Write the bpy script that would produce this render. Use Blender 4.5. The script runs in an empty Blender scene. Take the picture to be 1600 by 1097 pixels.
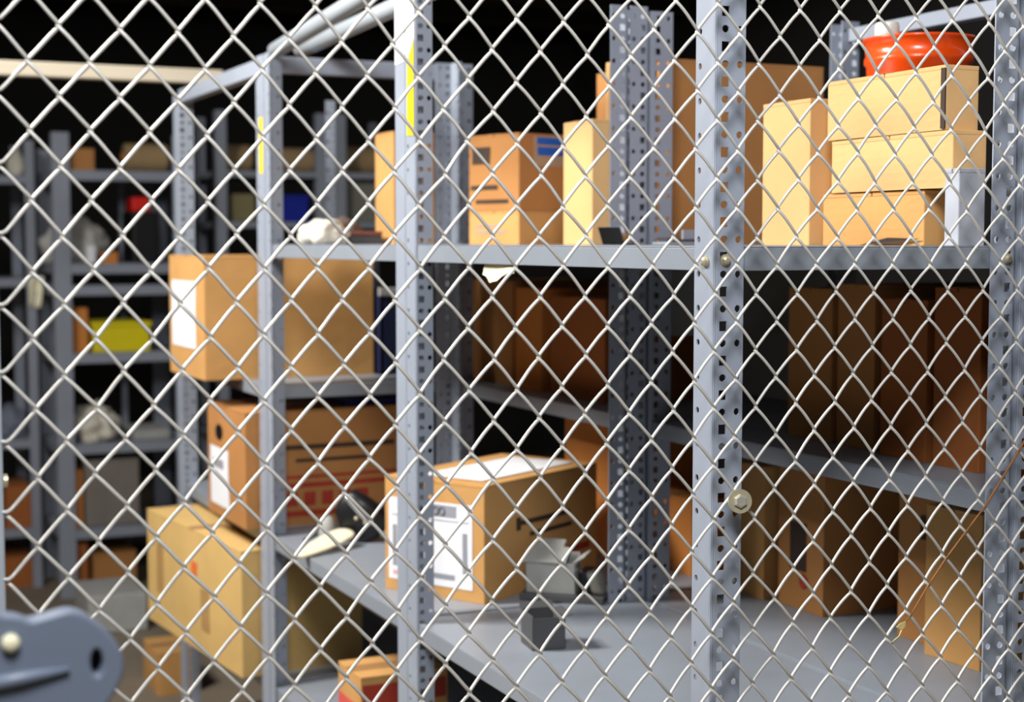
import bpy, bmesh, math, random
from math import sin, cos, pi, radians, atan2, hypot
from mathutils import Vector, noise

random.seed(7)
k = Vector((0, 0, 1))
S = bpy.context.scene
COL = S.collection
H = 1.64                                   # eye height above the floor; heights below are relative to the eye

# ------------------------------------------------------------------ camera
FPX = 2450.0
YAW, PITCH = radians(24.76), radians(3.96)
FW = Vector((sin(YAW) * cos(PITCH), cos(YAW) * cos(PITCH), -sin(PITCH)))
RT = Vector((cos(YAW), -sin(YAW), 0))
UP = RT.cross(FW)
cd = bpy.data.cameras.new('camera')
cam = bpy.data.objects.new('camera', cd)
COL.objects.link(cam)
cam.location = (0, 0, H)
cam.rotation_euler = (pi / 2 - PITCH, 0, -YAW)
cd.sensor_width = 36
cd.lens = FPX / 1600 * 36
cd.clip_start = 0.05
cd.dof.use_dof = True
cd.dof.focus_distance = 2.25
cd.dof.aperture_fstop = 4.0
S.camera = cam


def at(px, py, x=None, y=None, z=None):
    """photo pixel -> point of the place on a plane x=, y= or z= (z relative to the eye)"""
    r = FW + RT * ((px - 800) / FPX) + UP * ((548.5 - py) / FPX)
    t = x / r.x if x is not None else (y / r.y if y is not None else z / r.z)
    return r * t


# ------------------------------------------------------------------ materials
MATS = {}


def srgb(c):
    return tuple((v / 255 / 12.92) if v / 255 <= 0.04045 else ((v / 255 + 0.055) / 1.055) ** 2.4 for v in c)


def mat(name, rgb, rough=0.6, metal=0.0, var=0.12, scale=6.0, bump=0.0, bscale=60.0, spec=0.5, stretch=None, coat=0.0):
    if name in MATS:
        return MATS[name]
    m = bpy.data.materials.new(name)
    m.use_nodes = True
    nt = m.node_tree
    b = nt.nodes['Principled BSDF']
    b.inputs['Roughness'].default_value = rough
    b.inputs['Metallic'].default_value = metal
    b.inputs['Specular IOR Level'].default_value = spec
    b.inputs['Coat Weight'].default_value = coat
    c = srgb(rgb)
    tc = nt.nodes.new('ShaderNodeTexCoord')
    mp = nt.nodes.new('ShaderNodeMapping')
    mp.inputs['Scale'].default_value = stretch or (1, 1, 1)
    nt.links.new(tc.outputs['Object'], mp.inputs['Vector'])
    n = nt.nodes.new('ShaderNodeTexNoise')
    n.inputs['Scale'].default_value = scale
    n.inputs['Detail'].default_value = 5
    n.inputs['Roughness'].default_value = 0.6
    nt.links.new(mp.outputs['Vector'], n.inputs['Vector'])
    rp = nt.nodes.new('ShaderNodeValToRGB')
    rp.color_ramp.elements[0].position = 0.3
    rp.color_ramp.elements[1].position = 0.7
    lo = [max(0, v * (1 - var)) for v in c]
    hi = [min(1, v * (1 + var)) for v in c]
    rp.color_ramp.elements[0].color = (*lo, 1)
    rp.color_ramp.elements[1].color = (*hi, 1)
    nt.links.new(n.outputs['Fac'], rp.inputs['Fac'])
    nt.links.new(rp.outputs['Color'], b.inputs['Base Color'])
    if bump:
        n2 = nt.nodes.new('ShaderNodeTexNoise')
        n2.inputs['Scale'].default_value = bscale
        n2.inputs['Detail'].default_value = 3
        nt.links.new(mp.outputs['Vector'], n2.inputs['Vector'])
        bp = nt.nodes.new('ShaderNodeBump')
        bp.inputs['Strength'].default_value = bump
        bp.inputs['Distance'].default_value = 0.004
        nt.links.new(n2.outputs['Fac'], bp.inputs['Height'])
        nt.links.new(bp.outputs['Normal'], b.inputs['Normal'])
    MATS[name] = m
    return m


STEEL = mat('grey_painted_steel', (154, 162, 176), 0.42, 0.0, 0.07, 5, 0.05, 25)
STEEL_FAR = mat('grey_painted_steel_far', (140, 146, 158), 0.5, 0.0, 0.08, 5)  # slightly darker, rougher grey for the far racks
SHELFTOP = mat('grey_shelf_steel', (142, 149, 159), 0.38, 0.0, 0.08, 4, 0.06, 18)
WIRE = mat('galvanised_wire', (208, 205, 198), 0.42, 0.10, 0.10, 14, 0.05, 90)
ZINC = mat('zinc_hardware', (205, 195, 165), 0.35, 0.5, 0.12, 30)
FRAME = mat('pale_grey_frame', (170, 178, 186), 0.45, 0.0, 0.05, 5)
LATCH = mat('blue_grey_enamel', (116, 126, 144), 0.40, 0.0, 0.05, 5)
CARD_A = mat('cardboard_light', (222, 178, 122), 0.85, 0, 0.07, 5, 0.04, 120, 0.2)
CARD_B = mat('cardboard_tan', (205, 155, 95), 0.85, 0, 0.08, 5, 0.04, 120, 0.2)
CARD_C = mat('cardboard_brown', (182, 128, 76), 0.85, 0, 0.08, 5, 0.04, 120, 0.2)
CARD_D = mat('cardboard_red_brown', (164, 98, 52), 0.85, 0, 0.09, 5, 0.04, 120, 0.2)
CARD_E = mat('cardboard_straw', (212, 176, 112), 0.85, 0, 0.08, 5, 0.04, 120, 0.2)
CARD_O = mat('cardboard_orange', (206, 132, 66), 0.85, 0, 0.08, 5, 0.04, 120, 0.2)
TAPE = mat('clear_brown_tape', (176, 132, 86), 0.3, 0, 0.06, 8)
PAPER = mat('white_paper', (240, 241, 246), 0.7, 0, 0.03, 8)
PRINT = mat('grey_print', (150, 152, 162), 0.7, 0, 0.1, 20)
INK = mat('dark_ink', (62, 46, 36), 0.8, 0, 0.15, 20)
RED_INK = mat('red_ink', (170, 52, 32), 0.75, 0, 0.12, 20)
BLUE_TAPE = mat('blue_tape', (24, 98, 198), 0.45, 0, 0.05, 10)
YELLOW = mat('yellow_tape', (248, 214, 18), 0.5, 0, 0.04, 10)
WHITE_TAPE = mat('white_tape', (240, 242, 246), 0.5, 0, 0.03, 10)
YEL_BIN = mat('yellow_plastic', (226, 208, 10), 0.4, 0, 0.05, 6)
ORANGE = mat('red_orange_plastic', (246, 80, 14), 0.28, 0, 0.06, 5, coat=0.3)
RED = mat('red_plastic', (222, 26, 14), 0.4, 0, 0.05, 6)
BLUE = mat('blue_plastic', (24, 40, 150), 0.4, 0, 0.06, 6)
NAVY = mat('navy_plastic', (26, 34, 66), 0.45, 0, 0.06, 6)
BLACK = mat('black_plastic', (26, 26, 28), 0.35, 0, 0.15, 12)
CHAR = mat('charcoal_card', (80, 80, 82), 0.6, 0, 0.1, 10)
GREYCARD = mat('grey_card', (168, 168, 164), 0.75, 0, 0.08, 12, 0.1, 30)
CREAM = mat('cream_plastic', (250, 243, 208), 0.45, 0, 0.05, 8)
CLOTH = mat('off_white_cloth', (214, 208, 192), 0.9, 0, 0.1, 9, 0.4, 18)
GREYBAG = mat('grey_sheet', (196, 194, 188), 0.7, 0, 0.12, 9, 0.4, 14)
ROPE = mat('dry_straw', (150, 98, 52), 0.8, 0, 0.2, 40)
LEAF = mat('dry_leaf', (228, 208, 140), 0.7, 0, 0.1, 40)
WOOD = mat('pale_timber', (206, 195, 174), 0.7, 0, 0.08, 4, stretch=(0.4, 6, 6))
GREEN = mat('dark_green_cord', (30, 58, 50), 0.5, 0, 0.1, 10)
TANROLL = mat('tan_wrap', (160, 134, 96), 0.85, 0, 0.12, 6)
CONC = mat('concrete_floor', (128, 116, 100), 0.75, 0, 0.16, 1.6, 0.1, 8)
DARKWALL = mat('dark_wall_paint', (44, 42, 40), 0.9, 0, 0.15, 1.2)
DARKCEIL = mat('dark_ceiling_deck', (40, 38, 36), 0.9, 0, 0.15, 1.2)
JOIST = mat('ceiling_joist_paint', (78, 74, 68), 0.8, 0, 0.15, 1.2)


# ------------------------------------------------------------------ mesh builder (coordinates: x, y, height relative to eye)
class MB:
    def __init__(s):
        s.v, s.f, s.mi = [], [], []
        s.m = 0

    def face(s, pts):
        b = len(s.v)
        s.v.extend([tuple(p) for p in pts])
        s.f.append(list(range(b, b + len(pts))))
        s.mi.append(s.m)

    def add(s, verts, faces):
        b = len(s.v)
        s.v.extend([tuple(p) for p in verts])
        for f in faces:
            s.f.append([b + i for i in f])
            s.mi.append(s.m)
        return s

    def hexa(s, a, u, v, w):
        a, u, v, w = Vector(a), Vector(u), Vector(v), Vector(w)
        p = [a, a + u, a + u + v, a + v, a + w, a + u + w, a + u + v + w, a + v + w]
        fs = [(0, 3, 2, 1), (4, 5, 6, 7), (0, 1, 5, 4), (1, 2, 6, 5), (2, 3, 7, 6), (3, 0, 4, 7)]
        if u.cross(v).dot(w) < 0:
            fs = [f[::-1] for f in fs]
        return s.add(p, fs)

    def box(s, x0, x1, y0, y1, z0, z1):
        return s.hexa((x0, y0, z0), (x1 - x0, 0, 0), (0, y1 - y0, 0), (0, 0, z1 - z0))

    def tube(s, pts, r, n=8, caps=True, flat=1.0):
        pts = [Vector(p) for p in pts]
        rs = r if isinstance(r, (list, tuple)) else [r] * len(pts)
        vs, fs = [], []
        t = (pts[1] - pts[0]).normalized()
        ref = Vector((0, 1, 0)) if abs(t.y) < 0.9 else Vector((1, 0, 0))
        for i, p in enumerate(pts):
            a = pts[max(0, i - 1)]
            b = pts[min(len(pts) - 1, i + 1)]
            t = (b - a).normalized()
            e1 = t.cross(ref)
            if e1.length < 1e-6:
                e1 = t.cross(Vector((0, 0, 1)))
            e1.normalize()
            e2 = e1.cross(t)
            for k in range(n):
                an = 2 * pi * k / n
                vs.append(p + e1 * (rs[i] * cos(an)) + e2 * (rs[i] * flat * sin(an)))
        for i in range(len(pts) - 1):
            for k in range(n):
                k2 = (k + 1) % n
                fs.append((i * n + k, i * n + k2, (i + 1) * n + k2, (i + 1) * n + k))
        if caps:
            fs.append(tuple(range(n))[::-1])
            fs.append(tuple((len(pts) - 1) * n + k for k in range(n)))
        return s.add(vs, fs)

    def lathe(s, c, prof, n=28):
        """prof: list of (radius, z) about the vertical through c"""
        vs, fs = [], []
        for r, z in prof:
            for k in range(n):
                a = 2 * pi * k / n
                vs.append((c[0] + r * cos(a), c[1] + r * sin(a), c[2] + z))
        for i in range(len(prof) - 1):
            for k in range(n):
                k2 = (k + 1) % n
                fs.append((i * n + k, i * n + k2, (i + 1) * n + k2, (i + 1) * n + k))
        fs.append(tuple(range(n))[::-1])
        fs.append(tuple((len(prof) - 1) * n + k for k in range(n)))
        return s.add(vs, fs)

    def build(s, name, material, parent=None, origin=None, bevel=0.0, smooth=False, seg=2, merge=True, solid=0.0, fixn=True):
        """origin: where the object's origin stands (top-level objects); parts share the origin of their thing"""
        top = parent
        while top is not None and top.parent is not None:
            top = top.parent
        if parent is not None:
            o3 = Vector(top.location) - Vector((0, 0, H))
        elif origin is not None:
            o3 = Vector(origin)
        else:
            xs = [p[0] for p in s.v]; ys = [p[1] for p in s.v]; zs = [p[2] for p in s.v]
            o3 = Vector(((min(xs) + max(xs)) / 2, (min(ys) + max(ys)) / 2, min(zs)))
        bm = bmesh.new()
        bv = [bm.verts.new(Vector(p) - o3) for p in s.v]
        for f, mi in zip(s.f, s.mi):
            try:
                ff = bm.faces.new([bv[i] for i in f])
                ff.material_index = mi
                ff.smooth = smooth
            except ValueError:
                pass
        if merge:
            bmesh.ops.remove_doubles(bm, verts=bm.verts, dist=1e-5)
        if fixn:
            bmesh.ops.recalc_face_normals(bm, faces=bm.faces)
        me = bpy.data.meshes.new(name)
        bm.to_mesh(me)
        bm.free()
        for m in (material if isinstance(material, (list, tuple)) else [material]):
            me.materials.append(m)
        o = bpy.data.objects.new(name, me)
        COL.objects.link(o)
        if parent is not None:
            o.parent = parent
        else:
            o.location = o3 + Vector((0, 0, H))
        if solid:
            md = o.modifiers.new('solidify', 'SOLIDIFY')
            md.thickness = solid
            md.offset = 0
        if bevel:
            md = o.modifiers.new('bevel', 'BEVEL')
            md.width = bevel
            md.segments = seg
            md.limit_method = 'ANGLE'
            md.angle_limit = radians(40)
        return o


def tag(o, label, cat, group=None):
    o['label'] = label
    o['category'] = cat
    if group:
        o['group'] = group
    return o


def thing(name, label, cat, loc, group=None):
    o = bpy.data.objects.new(name, None)
    o.empty_display_size = 0.05
    COL.objects.link(o)
    o.location = (loc[0], loc[1], loc[2] + H)
    return tag(o, label, cat, group)


def struct(o):
    o['kind'] = 'structure'
    return o


# ------------------------------------------------------------------ the building
def slab(name, x0, x1, y0, y1, z0, z1, m):
    return struct(MB().box(x0, x1, y0, y1, z0, z1).build(name, m))


X0, X1, Y0, Y1, ZC = -4.2, 5.6, -3.6, 11.0, 2.15
slab('floor', X0, X1, Y0, Y1, -H - 0.15, -H, CONC)
slab('ceiling', X0, X1, Y0, Y1, ZC, ZC + 0.15, DARKCEIL)
slab('wall_back', X0, X1, Y1, Y1 + 0.15, -H - 0.15, ZC + 0.15, DARKWALL)
slab('wall_right', X1, X1 + 0.15, Y0, Y1, -H - 0.15, ZC + 0.15, DARKWALL)
slab('wall_left', X0 - 0.15, X0, Y0, Y1, -H - 0.15, ZC + 0.15, DARKWALL)
slab('wall_front', X0, X1, Y0 - 0.15, Y0, -H - 0.15, ZC + 0.15, DARKWALL)
for i in range(6):
    y = 5.4 + i * 0.95
    slab('trim_%d' % (i + 1), X0, X1, y, y + 0.09, ZC - 0.62, ZC, JOIST)


# ------------------------------------------------------------------ slotted angle posts
def plate(mb, P, u0, u1, z0, z1, cols, holes):
    """flat perforated plate; P(u,z)->point; cols: list of (u centre, half width, [(z offset, kind, half height)]), period in holes"""
    per = holes
    us = {u0, u1}
    for uc, a, pat in cols:
        us |= {uc - a, uc + a}
    us = sorted(us)
    zs = {z0, z1}
    cells = {}
    k0 = int(math.floor(z0 / per)) - 1
    k1 = int(math.ceil(z1 / per)) + 1
    for ci, (uc, a, pat) in enumerate(cols):
        for off, kind, hh in pat:
            for k in range(k0, k1 + 1):
                zc = off + k * per
                if zc - hh > z0 + 0.004 and zc + hh < z1 - 0.004:
                    za, zb = round(zc - hh, 5), round(zc + hh, 5)
                    zs |= {za, zb}
                    cells.setdefault(ci, []).append((za, zb, kind))
    for ui in range(len(us) - 1):
        ua, ub = us[ui], us[ui + 1]
        col = None
        for ci, (uc, a, pat) in enumerate(cols):
            if abs((ua + ub) / 2 - uc) < a * 0.5:
                col = ci
        hl = sorted(cells.get(col, [])) if col is not None else []
        # strips of this column only (plain quads where there is no hole)
        cur = z0
        for za, zb, kind in hl:
            if za > cur:
                mb.face([P(ua, cur), P(ub, cur), P(ub, za), P(ua, za)])
            if kind == 'round':
                c = ((ua + ub) / 2, (za + zb) / 2)
                ru, rz = (ub - ua) / 2, (zb - za) / 2
                inn = [(c[0] + ru * 0.96 * cos(pi / 4 * i + pi / 8), c[1] + rz * 0.96 * sin(pi / 4 * i + pi / 8)) for i in range(8)]
                cor = [(ub, zb), (ua, zb), (ua, za), (ub, za)]
                for q in range(4):
                    i0, i1, i2 = (2 * q) % 8, (2 * q + 1) % 8, (2 * q + 2) % 8
                    mb.face([P(*cor[q]), P(*inn[i1]), P(*inn[i0])])
                    mb.face([P(*cor[q]), P(*cor[(q + 1) % 4]), P(*inn[i2]), P(*inn[i1])])
            cur = zb
        if cur < z1:
            mb.face([P(ua, cur), P(ub, cur), P(ub, z1), P(ua, z1)])


PER = 0.0472


def angle_post(parent, cx, cy, sx, sy, lx, ly, z0, z1, m=STEEL, holes=True, name='post', off=0.004, t=0.0025, xh=True, yh=True):
    """L-shaped slotted angle, corner at (cx,cy): one flange along x (faces the viewer), one along y (faces the aisle)"""
    mb = MB()
    r = 0.0045
    xcols = [(0.30 * lx, 0.0060, [(off + PER / 2, 'square', 0.0068), (off, 'round', 0.0056)]),
             (0.80 * lx, 0.0050, [(off, 'round', 0.0054)])] if holes and xh else []
    ycols = [(0.78 * ly, 0.0046, [(off, 'round', 0.0050)])] if holes and yh else []
    mb.m = 0
    plate(mb, lambda u, z: (cx + sx * u, cy, z), r, lx, z0, z1, xcols, PER)
    plate(mb, lambda u, z: (cx, cy + sy * u, z), r, ly, z0, z1, ycols, PER)
    # rolled corner
    arc = [(cx + sx * (r - r * sin(a)), cy + sy * (r - r * cos(a))) for a in (0, pi / 6, pi / 3, pi / 2)]
    for (xa, ya), (xb, yb) in zip(arc[:-1], arc[1:]):
        mb.face([(xa, ya, z0), (xb, yb, z0), (xb, yb, z1), (xa, ya, z1)])
    # stiffening bead on the x flange
    o = mb.build(name, m, parent, solid=t, merge=False, fixn=False)
    return o


def shelf(parent, x0, x1, y0, y1, ztop, lip=0.034, m=SHELFTOP, name='shelf'):
    mb = MB()
    t = 0.0022
    mb.box(x0, x1, y0, y1, ztop - t, ztop)
    mb.box(x0, x0 + t, y0, y1, ztop - lip, ztop - t)
    mb.box(x1 - t, x1, y0, y1, ztop - lip, ztop - t)
    mb.box(x0 + t, x1 - t, y0, y0 + t, ztop - lip, ztop - t)
    mb.box(x0 + t, x1 - t, y1 - t, y1, ztop - lip, ztop - t)
    # returns folded inwards
    mb.box(x0 + t, x0 + 0.016, y0 + t, y1 - t, ztop - lip, ztop - lip + t)
    mb.box(x1 - 0.016, x1 - t, y0 + t, y1 - t, ztop - lip, ztop - lip + t)
    mb.box(x0 + 0.016, x1 - 0.016, y0 + t, y0 + 0.016, ztop - lip, ztop - lip + t)
    mb.box(x0 + 0.016, x1 - 0.016, y1 - 0.016, y1 - t, ztop - lip, ztop - lip + t)
    # stiffener under the deck
    ym = (y0 + y1) / 2
    mb.box(x0 + t, x1 - t, ym - 0.03, ym + 0.03, ztop - 0.02, ztop - t)
    return mb.build(name, m, parent, merge=False, bevel=0.0015, seg=2)


def bolt(parent, p, nrm, r=0.0065, name='bolt'):
    p, n = Vector(p), Vector(nrm).normalized()
    mb = MB()
    mb.tube([p, p + n * 0.002], r * 1.25, 14)
    mb.tube([p + n * 0.002, p + n * 0.005, p + n * 0.0068], [r, r * 0.9, r * 0.45], 14)
    return mb.build(name, ZINC, parent, smooth=False)


TOP = 0.49
MID, LOW, LOW2, BOT = -0.005, -0.775, -1.18, -1.54
R2, AS = -0.386, -0.381
XF, XB, XC, XD = 1.142, 1.672, 1.680, 2.222


def shelving(name, label, x0, x1, posts, shelves, y0, y1, far=False):
    t = thing(name, label, 'shelving', ((x0 + x1) / 2, (y0 + y1) / 2, -H), 'grey slotted angle shelving')
    for p in posts:
        kw = dict(p[7]) if len(p) > 7 else {}
        angle_post(t, p[0], p[1], p[2], p[3], p[4], p[5], -H, p[6], **kw)
    for z in shelves:
        shelf(t, x0 + 0.004, x1 - 0.004, y0 + 0.005, y1 - 0.005, z)
    return t


# nearest bay, its end faces the fence
near = shelving('shelving_unit', 'grey perforated steel shelving bay nearest the viewer, its corner post just behind the wire mesh', XF, XB,
                [(XF, 1.82, 1, 1, 0.046, 0.050, 0.56),
                 (XB - 0.004, 1.82, -1, 1, 0.046, 0.046, 0.56),
                 (XF, 2.935, 1, 1, 0.036, 0.050, 0.52),
                 (XB - 0.049, 2.938, -1, 1, 0.040, 0.044, TOP + 0.008),
                 (XB, 2.935, -1, 1, 0.044, 0.044, TOP + 0.008)],
                [MID, LOW, BOT], 1.82, 2.985)
bolt(near, (XF + 0.016, 1.8185, -0.024), (0, -1, 0))
bolt(near, (XF - 0.0015, 1.84, -0.026), (-1, 0, 0))
bolt(near, (XB - 0.02, 1.8185, -0.024), (0, -1, 0))
bolt(near, (XF + 0.02, 2.9335, -0.024), (0, -1, 0))
# second bay
midu = shelving('shelving_unit', 'grey steel shelving bay holding the labelled file box, behind the white and yellow taped post', XF, XB,
                [(XF, 2.990, 1, 1, 0.036, 0.055, 0.52, {'yh': False}),
                 (XB, 2.990, -1, 1, 0.040, 0.05, TOP + 0.008),
                 (XF, 4.016, 1, -1, 0.046, 0.044, TOP),
                 (XB, 4.016, -1, -1, 0.046, 0.044, TOP)],
                [MID, LOW, LOW2, BOT], 2.99, 4.016)
# third bay
third = shelving('shelving_unit', 'grey steel shelving bay farther left with the yellow taped corner post, three loaded levels', XF, XB,
                 [(XF, 4.030, 1, 1, 0.046, 0.065, TOP),
                  (XB, 4.030, -1, 1, 0.046, 0.045, TOP),
                  (XF, 5.025, 1, 1, 0.050, 0.055, TOP - 0.02),
                  (XB, 5.025, -1, 1, 0.036, 0.040, TOP - 0.02)],
                 [AS, LOW, LOW2, BOT], 4.03, 5.07)
# top bars of the third bay
MB().box(XF + 0.005, XB, 4.034, 4.064, TOP - 0.045, TOP - 0.002).build('top_bar', STEEL, third, bevel=0.002)
MB().box(XF + 0.005, XF + 0.038, 4.064, 5.03, TOP - 0.046, TOP - 0.004).build('top_bar', STEEL, third, bevel=0.002)
# tubes that run over the second bay
for (pa, pb, xx) in (((430, 79), (560, 0), XF + 0.03), ((470, 78), (622, 9), XF + 0.15)):
    a, b = at(*pa, x=xx), at(*pb, x=xx)
    d = (b - a).normalized()
    MB().tube([a, b, b + d * 0.45], 0.021, 14).build('top_rail', FRAME, midu, smooth=True)

# back row
nearb = shelving('shelving_unit', 'grey steel shelving bay of the rear row, at the right behind the front row', XC, XD,
                 [(XC, 1.82, 1, 1, 0.05, 0.046, 0.56),
                  (XD, 1.82, -1, 1, 0.046, 0.046, 0.56),
                  (XC, 2.935, 1, 1, 0.052, 0.046, TOP),
                  (XD, 2.935, -1, 1, 0.050, 0.046, TOP + 0.008)],
                 [MID, R2, LOW, BOT], 1.82, 2.985)
a = at(1395, 46, x=XD - 0.02)
b = at(1550, 9, x=XD - 0.02)
MB().hexa((XD - 0.035, 1.87, a.z - 0.012), (0.03, 0, 0), (0, 1.06, 0), (0, 0, 0.03)).build('top_rail', STEEL, nearb, bevel=0.002)
midb = shelving('shelving_unit', 'grey steel shelving bay of the rear row, behind the labelled file box', XC, XD,
                [(XC, 2.990, 1, 1, 0.045, 0.05, TOP, {'holes': False}),
                 (XD, 2.990, -1, 1, 0.04, 0.05, TOP + 0.008),
                 (XC, 4.016, 1, -1, 0.052, 0.044, TOP),
                 (XD, 4.016, -1, -1, 0.052, 0.044, TOP)],
                [MID, R2, LOW, BOT], 2.99, 4.016)
a = at(1225, 520, y=2.995)
MB().box(XC + 0.006, a.x, 2.9935, 2.9965, a.z, MID - 0.034).build('gusset_plate', GREYCARD, midb)

# tape on posts
def strip(parent, m, pts, n, t=0.0009, name='tape'):
    """thin quad strip on a plane, pushed out along n"""
    n = Vector(n)
    mb = MB()
    a = [Vector(p) for p in pts]
    mb.add([p + n * 0.0002 for p in a] + [p + n * t for p in a],
           [(0, 1, 2, 3), (4, 5, 6, 7), (0, 1, 5, 4), (1, 2, 6, 5), (2, 3, 7, 6), (3, 0, 4, 7)])
    return mb.build(name, m, parent)


def post_of(parent, k):
    return [c for c in COL.objects if c.parent == parent and c.name.split('.')[0] == 'post'][k]


def zpx(py, x, y):
    """height (relative to the eye) that shows at photo row py above plan point x,y"""
    r0 = FW + UP * ((548.5 - py) / FPX)
    dpt = Vector((x, y, 0))
    lat = dpt.dot(RT)
    hz = hypot(FW.x, FW.y)
    f = dpt.dot(Vector((FW.x, FW.y, 0)) / hz)
    k = (548.5 - py) / FPX
    # up-component over forward-component of (f, z)
    return f * (k * cos(PITCH) - sin(PITCH)) / (cos(PITCH) + k * sin(PITCH))


pb = post_of(near, 2)
xo = XF - 0.0013
o = strip(pb, WHITE_TAPE, [(xo, 2.938, 0.515), (xo, 2.983, 0.515), (xo, 2.983, zpx(98, XF, 2.97)), (xo, 2.938, zpx(62, XF, 2.97))], (-1, 0, 0))
o['label'] = 'white tape'
o = strip(pb, YELLOW, [(xo - 0.0008, 2.938, zpx(62, XF, 2.95)), (xo - 0.0008, 2.972, zpx(98, XF, 2.95)), (xo - 0.0008, 2.975, zpx(210, XF, 2.95)), (xo - 0.0008, 2.938, zpx(212, XF, 2.95))], (-1, 0, 0))
o['label'] = 'yellow tape'
pb2 = post_of(midu, 0)
o = strip(pb2, WHITE_TAPE, [(xo, 2.992, 0.515), (xo, 3.043, 0.515), (xo, 3.043, zpx(100, XF, 3.02)), (xo, 2.992, zpx(98, XF, 3.02))], (-1, 0, 0))
o['label'] = 'white tape'
pa = post_of(third, 0)
o = strip(pa, YELLOW, [(xo, 4.034, zpx(184, XF, 4.05)), (xo, 4.066, zpx(184, XF, 4.05)), (xo, 4.066, zpx(270, XF, 4.05)), (xo, 4.034, zpx(272, XF, 4.05))], (-1, 0, 0))
o['label'] = 'yellow tape'


# ------------------------------------------------------------------ cartons
class Carton:
    def __init__(s, label, A, ang, L, W, z0, h, m, group=None, flaps=True, tape=True, name='cardboard_box', cat='box', overlap=0.0, tilt=0.004):
        s.A = Vector((A[0], A[1], z0))
        s.u = Vector((cos(ang), sin(ang), 0))
        s.v = Vector((-sin(ang), cos(ang), 0))
        s.L, s.W, s.h = L, W, h
        c = s.A + s.u * L / 2 + s.v * W / 2
        s.t = thing(name, label, cat, (c.x, c.y, z0), group)
        th = 0.0035
        hb = h - (2 * th if flaps else 0)
        k = Vector((0, 0, 1))
        mb = MB()
        # four walls and a floor, slightly bowed outwards like a packed carton
        def wall(a, d, n, ln):
            N = 6
            pts = []
            for i in range(N + 1):
                for j in range(N + 1):
                    bow = 0.006 * min(1, ln / 0.3) * sin(pi * i / N) * sin(pi * j / N)
                    pts.append(a + d * (ln * i / N) + k * (hb * j / N) + n * bow)
            mb.add(pts, [(i * (N + 1) + j, (i + 1) * (N + 1) + j, (i + 1) * (N + 1) + j + 1, i * (N + 1) + j + 1) for i in range(N) for j in range(N)])
        wall(s.A, s.u, -s.v, L)
        wall(s.A + s.u * L, s.v, s.u, W)
        wall(s.A + s.u * L + s.v * W, -s.u, s.v, L)
        wall(s.A + s.v * W, -s.v, -s.u, W)
        mb.face([s.A, s.A + s.v * W, s.A + s.u * L + s.v * W, s.A + s.u * L])
        T = k * hb
        mb.face([s.A + T, s.A + s.u * L + T, s.A + s.u * L + s.v * W + T, s.A + s.v * W + T])
        s.body = mb.build('body', m, s.t, bevel=0.002)
        if flaps:
            g = 0.003
            for q in (0, 1):
                a = s.A + k * hb + (s.v * (W / 2 + g / 2) if q else Vector((0, 0, 0)))
                hinge_lo = k * (tilt if q else 0)
                fb = MB()
                w = W / 2 - g / 2
                fb.hexa(a, s.u * L, s.v * w, k * (2 * th))
                fb.build('flap', m, s.t, bevel=0.0012)
        if tape:
            a = s.A + k * (h + 0.0002) + s.v * (W / 2 - 0.024) - s.u * 0.0006
            tb = MB()
            tb.hexa(a, s.u * (L + 0.0012), s.v * 0.048, k * 0.0006)
            drop = min(0.05, h * 0.3)
            if overlap:
                tb.hexa(a - k * drop, s.u * 0.0005, s.v * 0.048, k * drop)
            s.tape = tb.build('tape', TAPE, s.t)

    def pt(s, face, a, b, out=0.0):
        k = Vector((0, 0, 1))
        if face == 'front':
            return s.A + s.u * (s.L * a) + k * (s.h * b) - s.v * (out + 0.0062 * min(1, s.L / 0.3) * sin(pi * a) * sin(pi * b))
        if face == 'left':
            return s.A + s.v * (s.W * (1 - a)) + k * (s.h * b) - s.u * (out + 0.0062 * min(1, s.W / 0.3) * sin(pi * a) * sin(pi * b))
        if face == 'top':
            return s.A + s.u * (s.L * a) + s.v * (s.W * b) + k * (s.h + out)

    def patch(s, mb, face, a0, a1, b0, b1, out=0.001, n=5):
        pts = [s.pt(face, a0 + (a1 - a0) * i / n, b0 + (b1 - b0) * j / n, out) for i in range(n + 1) for j in range(n + 1)]
        mb.add(pts, [(i * (n + 1) + j, (i + 1) * (n + 1) + j, (i + 1) * (n + 1) + j + 1, i * (n + 1) + j + 1) for i in range(n) for j in range(n)])

    def decal(s, face, rects, mats, name='label', lab=None):
        """rects: list of (a0,a1,b0,b1,material index, layer)"""
        if name == 'print' and len(rects) > 1:
            for rc in rects:
                s.decal(face, [rc], mats, name, lab)
            return None
        mb = MB()
        for a0, a1, b0, b1, mi, ly in rects:
            mb.m = mi
            s.patch(mb, face, a0, a1, b0, b1, 0.0010 + 0.0005 * ly)
        o = mb.build(name, mats, s.t, solid=0.0005, fixn=False)
        if lab:
            o['label'] = lab
        return o


G_MID = 'cartons on the eye level shelf'
G_LOW = 'cartons on the deck below'
G_R2 = 'cartons in the shaded rear row'
G_THIRD = 'cartons in the farther left bay'

# --- eye-level shelf, right: stack of three flat cartons, tall carton beside it
ANG0 = radians(0.5)


def aisle_carton(label, near_px, far_px, x, top_px, width, z0, m, group, ztop=None, **kw):
    """carton whose long face looks on the aisle (-x); near edge at near_px, far edge at far_px on plane x"""
    n = at(near_px, 386, x=x)
    f = at(far_px, 386, x=x)
    h = (zpx(top_px, n.x, n.y) if ztop is None else ztop) - z0
    # u along +x, v along +y ; near corner is A
    return Carton(label, (n.x, n.y), 0.0, width, f.y - n.y, z0, h, m, group, **kw)


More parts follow.
